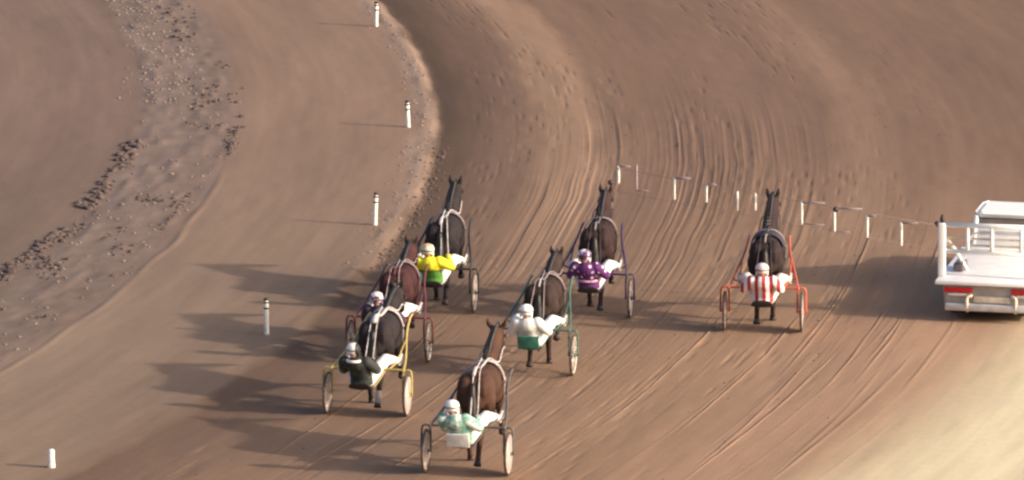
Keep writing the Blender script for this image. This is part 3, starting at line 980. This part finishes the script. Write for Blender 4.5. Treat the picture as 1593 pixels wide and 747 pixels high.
V3 = Vector
RIGS = [
    dict(axle=(679, 484), psi=8.0, lean=-.08, discs=False, frame=P_BLACK, coat=C_BLACK, hair=H_BLACK, strap=M['pale_strap'], back=M['white_strap'], back_w=.03,
         rein_mat=M['white_strap'], rein_r=.011, poll=(2.10, 1.79), size=0.96, gait=('fwd', 'fold', 'back', 'reach'),
         hands=(V3((.06, .13, .90)), V3((.19, .12, .98))), trousers=M['white_cloth'],
         jacket=patterned('jacket_yellow_green', 2, [(0, (.10, .25, .05, 1)), (.80, (.80, .72, .04, 1))]), helmet=mottled('helmet_yellow_white', (.74, .66, .52, 1), (.70, .36, .10, 1), 8, .3, lo=.4, hi=.46),
         horse_label='black horse with white reins leading on the inside, ahead of the yellow driver',
         sulky_label='black framed sulky with spoked wheels carrying the driver in yellow',
         driver_label='driver in a yellow and green jacket with white trousers'),
    dict(axle=(606, 562), psi=9.0, lean=-.13, discs=False, frame=P_RED, coat=coat('coat_red_bay', (.070, .026, .026), (.036, .018, .02)), hair=H_BLACK, strap=M['pale_strap'],
         rein_mat=M['pale_strap'], back=P_RED, back_w=.02, poll=(2.16, 1.57), size=0.93, gait=('back', 'reach', 'fwd', 'fold'), hands=(V3((-.12, .12, .84)), V3((.12, .14, .86))), trousers=M['white_cloth'],
         jacket=mottled('jacket_dark_purple', (.045, .025, .06, 1), (.03, .02, .035, 1), 9, .75), helmet=mottled('helmet_white_red', (.74, .64, .64, 1), (.12, .05, .12, 1), 9, .3, lo=.44, hi=.48),
         goggles=M['pale_strap'],
         horse_label='dark reddish bay horse on the inside running just behind the yellow driver',
         sulky_label='dark red sulky between the yellow driver and the black jacketed driver',
         driver_label='driver in a dark purple jacket and white and purple helmet behind the reddish bay horse'),
    dict(axle=(572, 645), psi=11.5, lean=-.13, discs=True, frame=P_YELLOW, coat=C_BLACK, hair=H_BLACK, strap=M['white_strap'], strap_w=.08, back=M['white_strap'], back_w=.045,
         rein_mat=M['white_strap'], rein_r=.011, poll=(2.16, 1.60), size=0.95, gait=('fwd', 'fold', 'back', 'reach'), socks=(2,), hands=(V3((-.07, .14, .88)), V3((.06, .14, .90))), trousers=M['white_cloth'],
         jacket=mottled('jacket_black_green', (.03, .032, .03, 1), (.05, .13, .08, 1), 6, .75, lo=.36, hi=.44), helmet=patterned('helmet_black_white', 0, [(0, (.03, .03, .03, 1)), (.42, (.75, .72, .70, 1))], period=.33, rough=.3, bump=0),
         collar=M['white_cloth'],
         horse_label='black horse with broad white saddle strap, one white sock and a lowered head',
         sulky_label='yellow framed sulky with pale wheel covers behind the black horse with a white sock',
         driver_label='driver in a black and dark green jacket with a white collar and white trousers'),
    dict(axle=(831, 582), psi=9.0, lean=-.06, discs=False, frame=P_GREEN, coat=C_BROWN, hair=H_BLACK, strap=M['pale_strap'], rein_mat=M['pale_strap'], back=M['white_strap'],
         poll=(2.16, 1.60), size=0.93, gait=('back', 'reach', 'fwd', 'fold'), hands=(V3((-.13, .12, .86)), V3((.13, .13, .86))), trousers=mottled('trousers_white_green', (.72, .75, .71, 1), (.30, .45, .36, 1), 7, .8, lo=.3, hi=.45),
         jacket=mottled('jacket_white', (.76, .75, .72, 1), (.62, .63, .60, 1), 9, .8, bump=.4, bscale=18), helmet=M['white_paint'],
         seat_back=mottled('seat_back_green', (.05, .22, .15, 1), (.03, .12, .09, 1), 9, .6),
         horse_label='dark brown horse with pale harness straps in mid field, behind the purple driver',
         sulky_label='green sulky with a green seat back in the middle of the field',
         driver_label='driver in a white jacket and white helmet sitting against a green seat back'),
    dict(axle=(921, 493), psi=5.5, lean=-.08, discs=False, frame=P_PURPLE, coat=C_DARKBAY, hair=H_BROWN, strap=M['pale_strap'], rein_mat=M['black_strap'],
         poll=(2.13, 1.72), size=0.96, gait=('fwd', 'fold', 'back', 'reach'), hands=(V3((-.13, .12, .86)), V3((.13, .13, .87))), trousers=M['white_cloth'],
         jacket=spotted('jacket_purple_spots', PURPLE, (.75, .62, .70, 1), 9.5, .23, (.13, .035, .16, 1), .70), helmet=mottled('helmet_white_purple', (.75, .70, .72, 1), (.12, .05, .15, 1), 7, .3, lo=.45, hi=.5),
         belt=mottled('belt_pink', (.6, .35, .42, 1), PURPLE, 8, .7, lo=.42, hi=.55),
         horse_label='dark bay horse second from the right with its head up near the gate tip',
         sulky_label='purple framed sulky carrying the driver in the spotted purple jacket',
         driver_label='driver in a purple jacket with pale spots and white trousers'),
    dict(axle=(1187, 515), psi=3.0, lean=0.0, discs=True, frame=P_ORANGE, coat=coat('coat_dark_brown', (.042, .028, .028), (.026, .018, .02)), hair=H_BROWN, strap=M['pale_strap'], strap_w=.06, rein_mat=M['black_strap'],
         poll=(2.08, 1.86), size=0.97, turn=.05, gait=('back', 'reach', 'fwd', 'fold'), hands=(V3((-.15, .12, .86)), V3((.14, .13, .87))), trousers=mottled('trousers_cream', (.78, .68, .58, 1), (.68, .58, .5, 1), 9, .8),
         jacket=patterned('jacket_red_white_stripes', 0, [(0, (.45, .05, .07, 1)), (.5, (.80, .76, .74, 1))], period=.125), helmet=mottled('helmet_pink_white', (.78, .62, .62, 1), None, 9, .3),
         cloth=mottled('cloth_navy', (.045, .035, .055, 1), (.4, .35, .38, 1), 7, .8, lo=.25, hi=.32),
         horse_label='dark brown horse running alone nearest the white car',
         sulky_label='orange sulky with pale wheel covers nearest the white car',
         driver_label='driver in a red and white striped jacket on the orange sulky'),
    dict(axle=(727, 737), psi=11.0, ears=1.5, lean=-.14, discs=True, frame=P_GREY, coat=C_BAY, hair=H_BROWN, strap=M['white_strap'], strap_w=.065, back=M['white_strap'], back_w=.03,
         rein_mat=M['white_strap'], rein_r=.011, poll=(2.10, 1.79), size=0.98, gait=('fwd', 'fold', 'back', 'reach'), hands=(V3((.02, .14, .88)), V3((.14, .14, .91))), trousers=M['white_cloth'],
         jacket=mottled('jacket_green_white', (.14, .33, .25, 1), (.62, .68, .63, 1), 9, .75, lo=.42, hi=.56), helmet=mottled('helmet_white', (.80, .78, .75, 1), (.6, .66, .62, 1), 9, .3, lo=.2, hi=.4),
         seat_back=mottled('seat_back_white', (.74, .72, .70, 1), None, 9, .6),
         horse_label='bay horse with a brown neck and white harness, last in the field',
         sulky_label='grey sulky with pale wheel covers and a white seat back, last in the field',
         driver_label='driver in a mottled green and white jacket, last of the field'),
]
for s in RIGS:
    p = at(*s['axle'])
    psi = R(s['psi']) + math.atan2(p.x, p.y)
    rz = -psi
    loc = Vector((p.x, p.y, 0.0))
    make_sulky(s, loc, rz)
    make_driver(s, loc, rz)
    make_horse(s, loc + Matrix.Rotation(rz, 3, 'Z') @ Vector((0, HORSE_Y, 0)), rz)

# ------------------------------------------------------------------ starting car
p = at(1542, 503)
CAR_RZ = -(R(8.5) + math.atan2(p.x, p.y))
car = empty('starting_car', (p.x, p.y, 0), CAR_RZ)
tag(car, 'white pickup starting car with a railed rear platform and a long folding gate arm', 'car')
WP = M['white_paint']


def profile_box(sections, name, mat, parent, bev=.0):
    """body lofted along its length from rounded rectangles (y, halfwidth bottom, halfwidth top, z0, z1)"""
    rings = []
    for y, wb, wt, z0, z1 in sections:
        c = .05
        rings.append([Vector(q) for q in [(-wb + c, y, z0), (wb - c, y, z0), (wb, y, z0 + c), (wt, y, z1 - c), (wt - c, y, z1), (-wt + c, y, z1), (-wt, y, z1 - c), (-wb, y, z0 + c)]])
    return MB().ring_loft(rings).build(name, mat, parent, smooth=False)


profile_box([(.06, .80, .82, .30, .62), (.12, .84, .86, .24, .63), (2.4, .86, .87, .24, .63)], 'tray_body', M['tray'], car)
profile_box([(2.402, .86, .84, .24, .86), (2.9, .86, .84, .22, .93), (4.0, .86, .84, .22, .93), (5.1, .84, .78, .24, .86), (5.45, .74, .66, .30, .74)], 'body', WP, car)
# cab with pillars and glass
profile_box([(2.47, .68, .62, .86, 1.34), (2.62, .70, .64, .86, 1.42), (3.7, .72, .64, .86, 1.42), (4.4, .78, .66, .86, .95)], 'cab_glass', M['glass'], car)
profile_box([(2.42, .60, .57, 1.395, 1.435), (2.6, .69, .64, 1.40, 1.475), (3.45, .69, .63, 1.40, 1.475), (3.65, .62, .56, 1.40, 1.44)], 'roof', WP, car)
for s in (-1, 1):
    MB().tube([(s * .70, 2.44, .86), (s * .645, 2.46, 1.41)], .045, 8).build('pillar', WP, car)
    MB().tube([(s * .81, 3.15, .88), (s * .675, 3.1, 1.41)], .035, 8).build('pillar', WP, car)
    MB().tube([(s * .78, 4.35, .92), (s * .65, 3.6, 1.42)], .035, 8).build('pillar', WP, car)
    for y in (.95, 4.35):
        w = MB().torus((0, 0, 0), .235, .075, 'X', 30, 10).build('wheel', M['tyre'], car)
        w.location = (s * .78, y, .31)
        MB().lathe([(.03, .07), (.10, .065), (.17, .03), (.175, -.03), (.10, -.065), (.03, -.07)], 20, 'X').build('rim', M['bumper'], w)
    # tail light: red lens over a pale one
    MB().box((s * .585, .035, .555), (.50, .06, .085), bevel=.018).build('tail_light', M['red_lens'], car)
    MB().box((s * .60, .037, .475), (.34, .05, .05), bevel=.012).build('reverse_light', M['pale_lens'], car)
    MB().tube([(s * .42, .0, .19), (s * .42, -.035, .30), (s * .42, -.02, .44), (s * .34, .02, .47)], .03, 8, 3).build('bumper_bracket', M['cream'], car)
MB().box((0, .0, .265), (1.62, .10, .13), bevel=.03).build('bumper', M['bumper'], car)
MB().box((0, .03, .40), (.62, .03, .11), bevel=.008).build('plate_panel', M['cream'], car)
MB().box((0, 2.7, .17), (1.5, 5.0, .12), bevel=.03).build('chassis', M['under'], car)
# platform
MB().box((0, 1.17, .685), (1.96, 2.44, .07), bevel=.018).build('platform', M['deck'], car)
MB().box((0, 2.36, .78), (1.80, .05, .14), bevel=.015).build('headboard', WP, car)
MB().box((0, 2.45, 1.04), (1.34, .05, .38), bevel=.02).build('cab_back_panel', WP, car)
# guard rail round the platform
MB().box((-.925, .36, 1.19), (.13, .11, .93), bevel=.025).build('guard_post', WP, car)
MB().box((.925, .36, 1.19), (.13, .11, .93), bevel=.025).build('guard_post', WP, car)
for z, r in ((1.625, .044), (1.165, .040)):
    MB().tube([(-.88, .36, z), (.88, .36, z)], r, 10).build('guard_rail', WP, car)
MB().tube([(-.28, .39, 1.50), (.88, .39, 1.50)], .036, 10).build('guard_rail', WP, car)
for z in (1.385, 1.27):
    MB().tube([(-.87, .40, z), (.87, .40, z)], .020, 8).build('guard_rail', M['cream'], car)
for x in (-.06, .45, -.48):
    MB().tube([(x, .355, 1.165), (x, .355, 1.625)], .034, 8).build('guard_upright', WP, car)
MB().tube([(-.30, .385, 1.50), (-.38, .40, 1.47), (-.46, .40, 1.38), (-.50, .39, 1.17)], .024, 8, 4).build('hand_hoop', WP, car)
MB().tube([(-.86, .42, 1.36), (-.72, .62, 1.12), (-.58, .95, .73)], .032, 8, 2).build('stay', WP, car)
MB().tube([(-.66, .95, .73), (-.60, .7, .95), (-.52, .45, 1.15)], .016, 8, 2).build('stay', WP, car)
MB().box((-.70, 1.0, .80), (.18, .5, .14), bevel=.03).build('step_box', M['step'], car)
MB().lathe([(.03, 1.66), (.04, 1.68), (.04, 1.74), (.015, 1.80)], 10, 'Z', (-.925, .36, 0)).build('pivot', M['black_band'], car)

# left gate arm: thin top and bottom tubes with white padded uprights
inv = Matrix.Translation((p.x, p.y, 0)) @ Matrix.Rotation(CAR_RZ, 4, 'Z')
inv = inv.inverted()
PADS = [(1402, 346, 383), (1349, 335, 370), (1298, 323, 362), (1247, 314, 350), (1175, 300, 328), (1147, 298, 328), (1099, 286, 316), (1049, 276, 312), (990, 256, 299), (962, 258, 287)]
tops = [inv @ at(x, y0, 1.58) for x, y0, y1 in PADS]
start = Vector((-.95, .36, 1.60))
fit = [start] + tops
ln0, ln1 = start, inv @ at(960, 262, 1.58)
arm = MB().tube([start, start.lerp(ln1, .35) + Vector((0, 0, -.01)), start.lerp(ln1, .7) + Vector((0, 0, -.01)), ln1], .005, 6).build('gate_arm', M['gate_bar'], car)
lo = Vector((0, 0, -.43))
MB().tube([start + lo, ln1 + lo], .003, 6).build('bottom_bar', M['gate_bar'], arm)
for (x, y0, y1), tp in zip(PADS, tops):
    hgt = (y1 - y0) / 88.0
    rp = .022 if x in (990, 1175, 1147, 1099, 1049) else .028
    MB().lathe([(rp * .6, -hgt), (rp, -hgt + .02), (rp, -.02), (rp * .6, 0)], 10, 'Z').build('pad', M['gate_pad'] if x != 990 else M['pale_strap'], arm).location = tp
for i, ww in ((0, .30), (1, .16), (2, .5), (3, .42), (6, .18), (7, .3), (9, .22)):
    d = (start - tops[i]).normalized()
    MB().tube([tops[i] + Vector((0, 0, -.01)), tops[i] + Vector((ww, -.05, .0))], .016, 6).build('wing_bar', M['pale_strap'], arm)
for i, ww in ((2, .28), (3, .42), (8, .22)):
    q = tops[i] + Vector((0, 0, -(PADS[i][2] - PADS[i][1]) / 88.0 + .02))
    MB().tube([q, q + Vector((ww, -.05, 0))], .010, 6).build('wing_bar', M['pale_strap'], arm)
for x, y in ((1300, 326), (1458, 348), (1203, 302), (950, 284)):
    q = inv @ at(x, y, 1.58)
    MB().ball(q, (.05, .06, .05), 8, 6).build('joint', M['black_band'], arm)
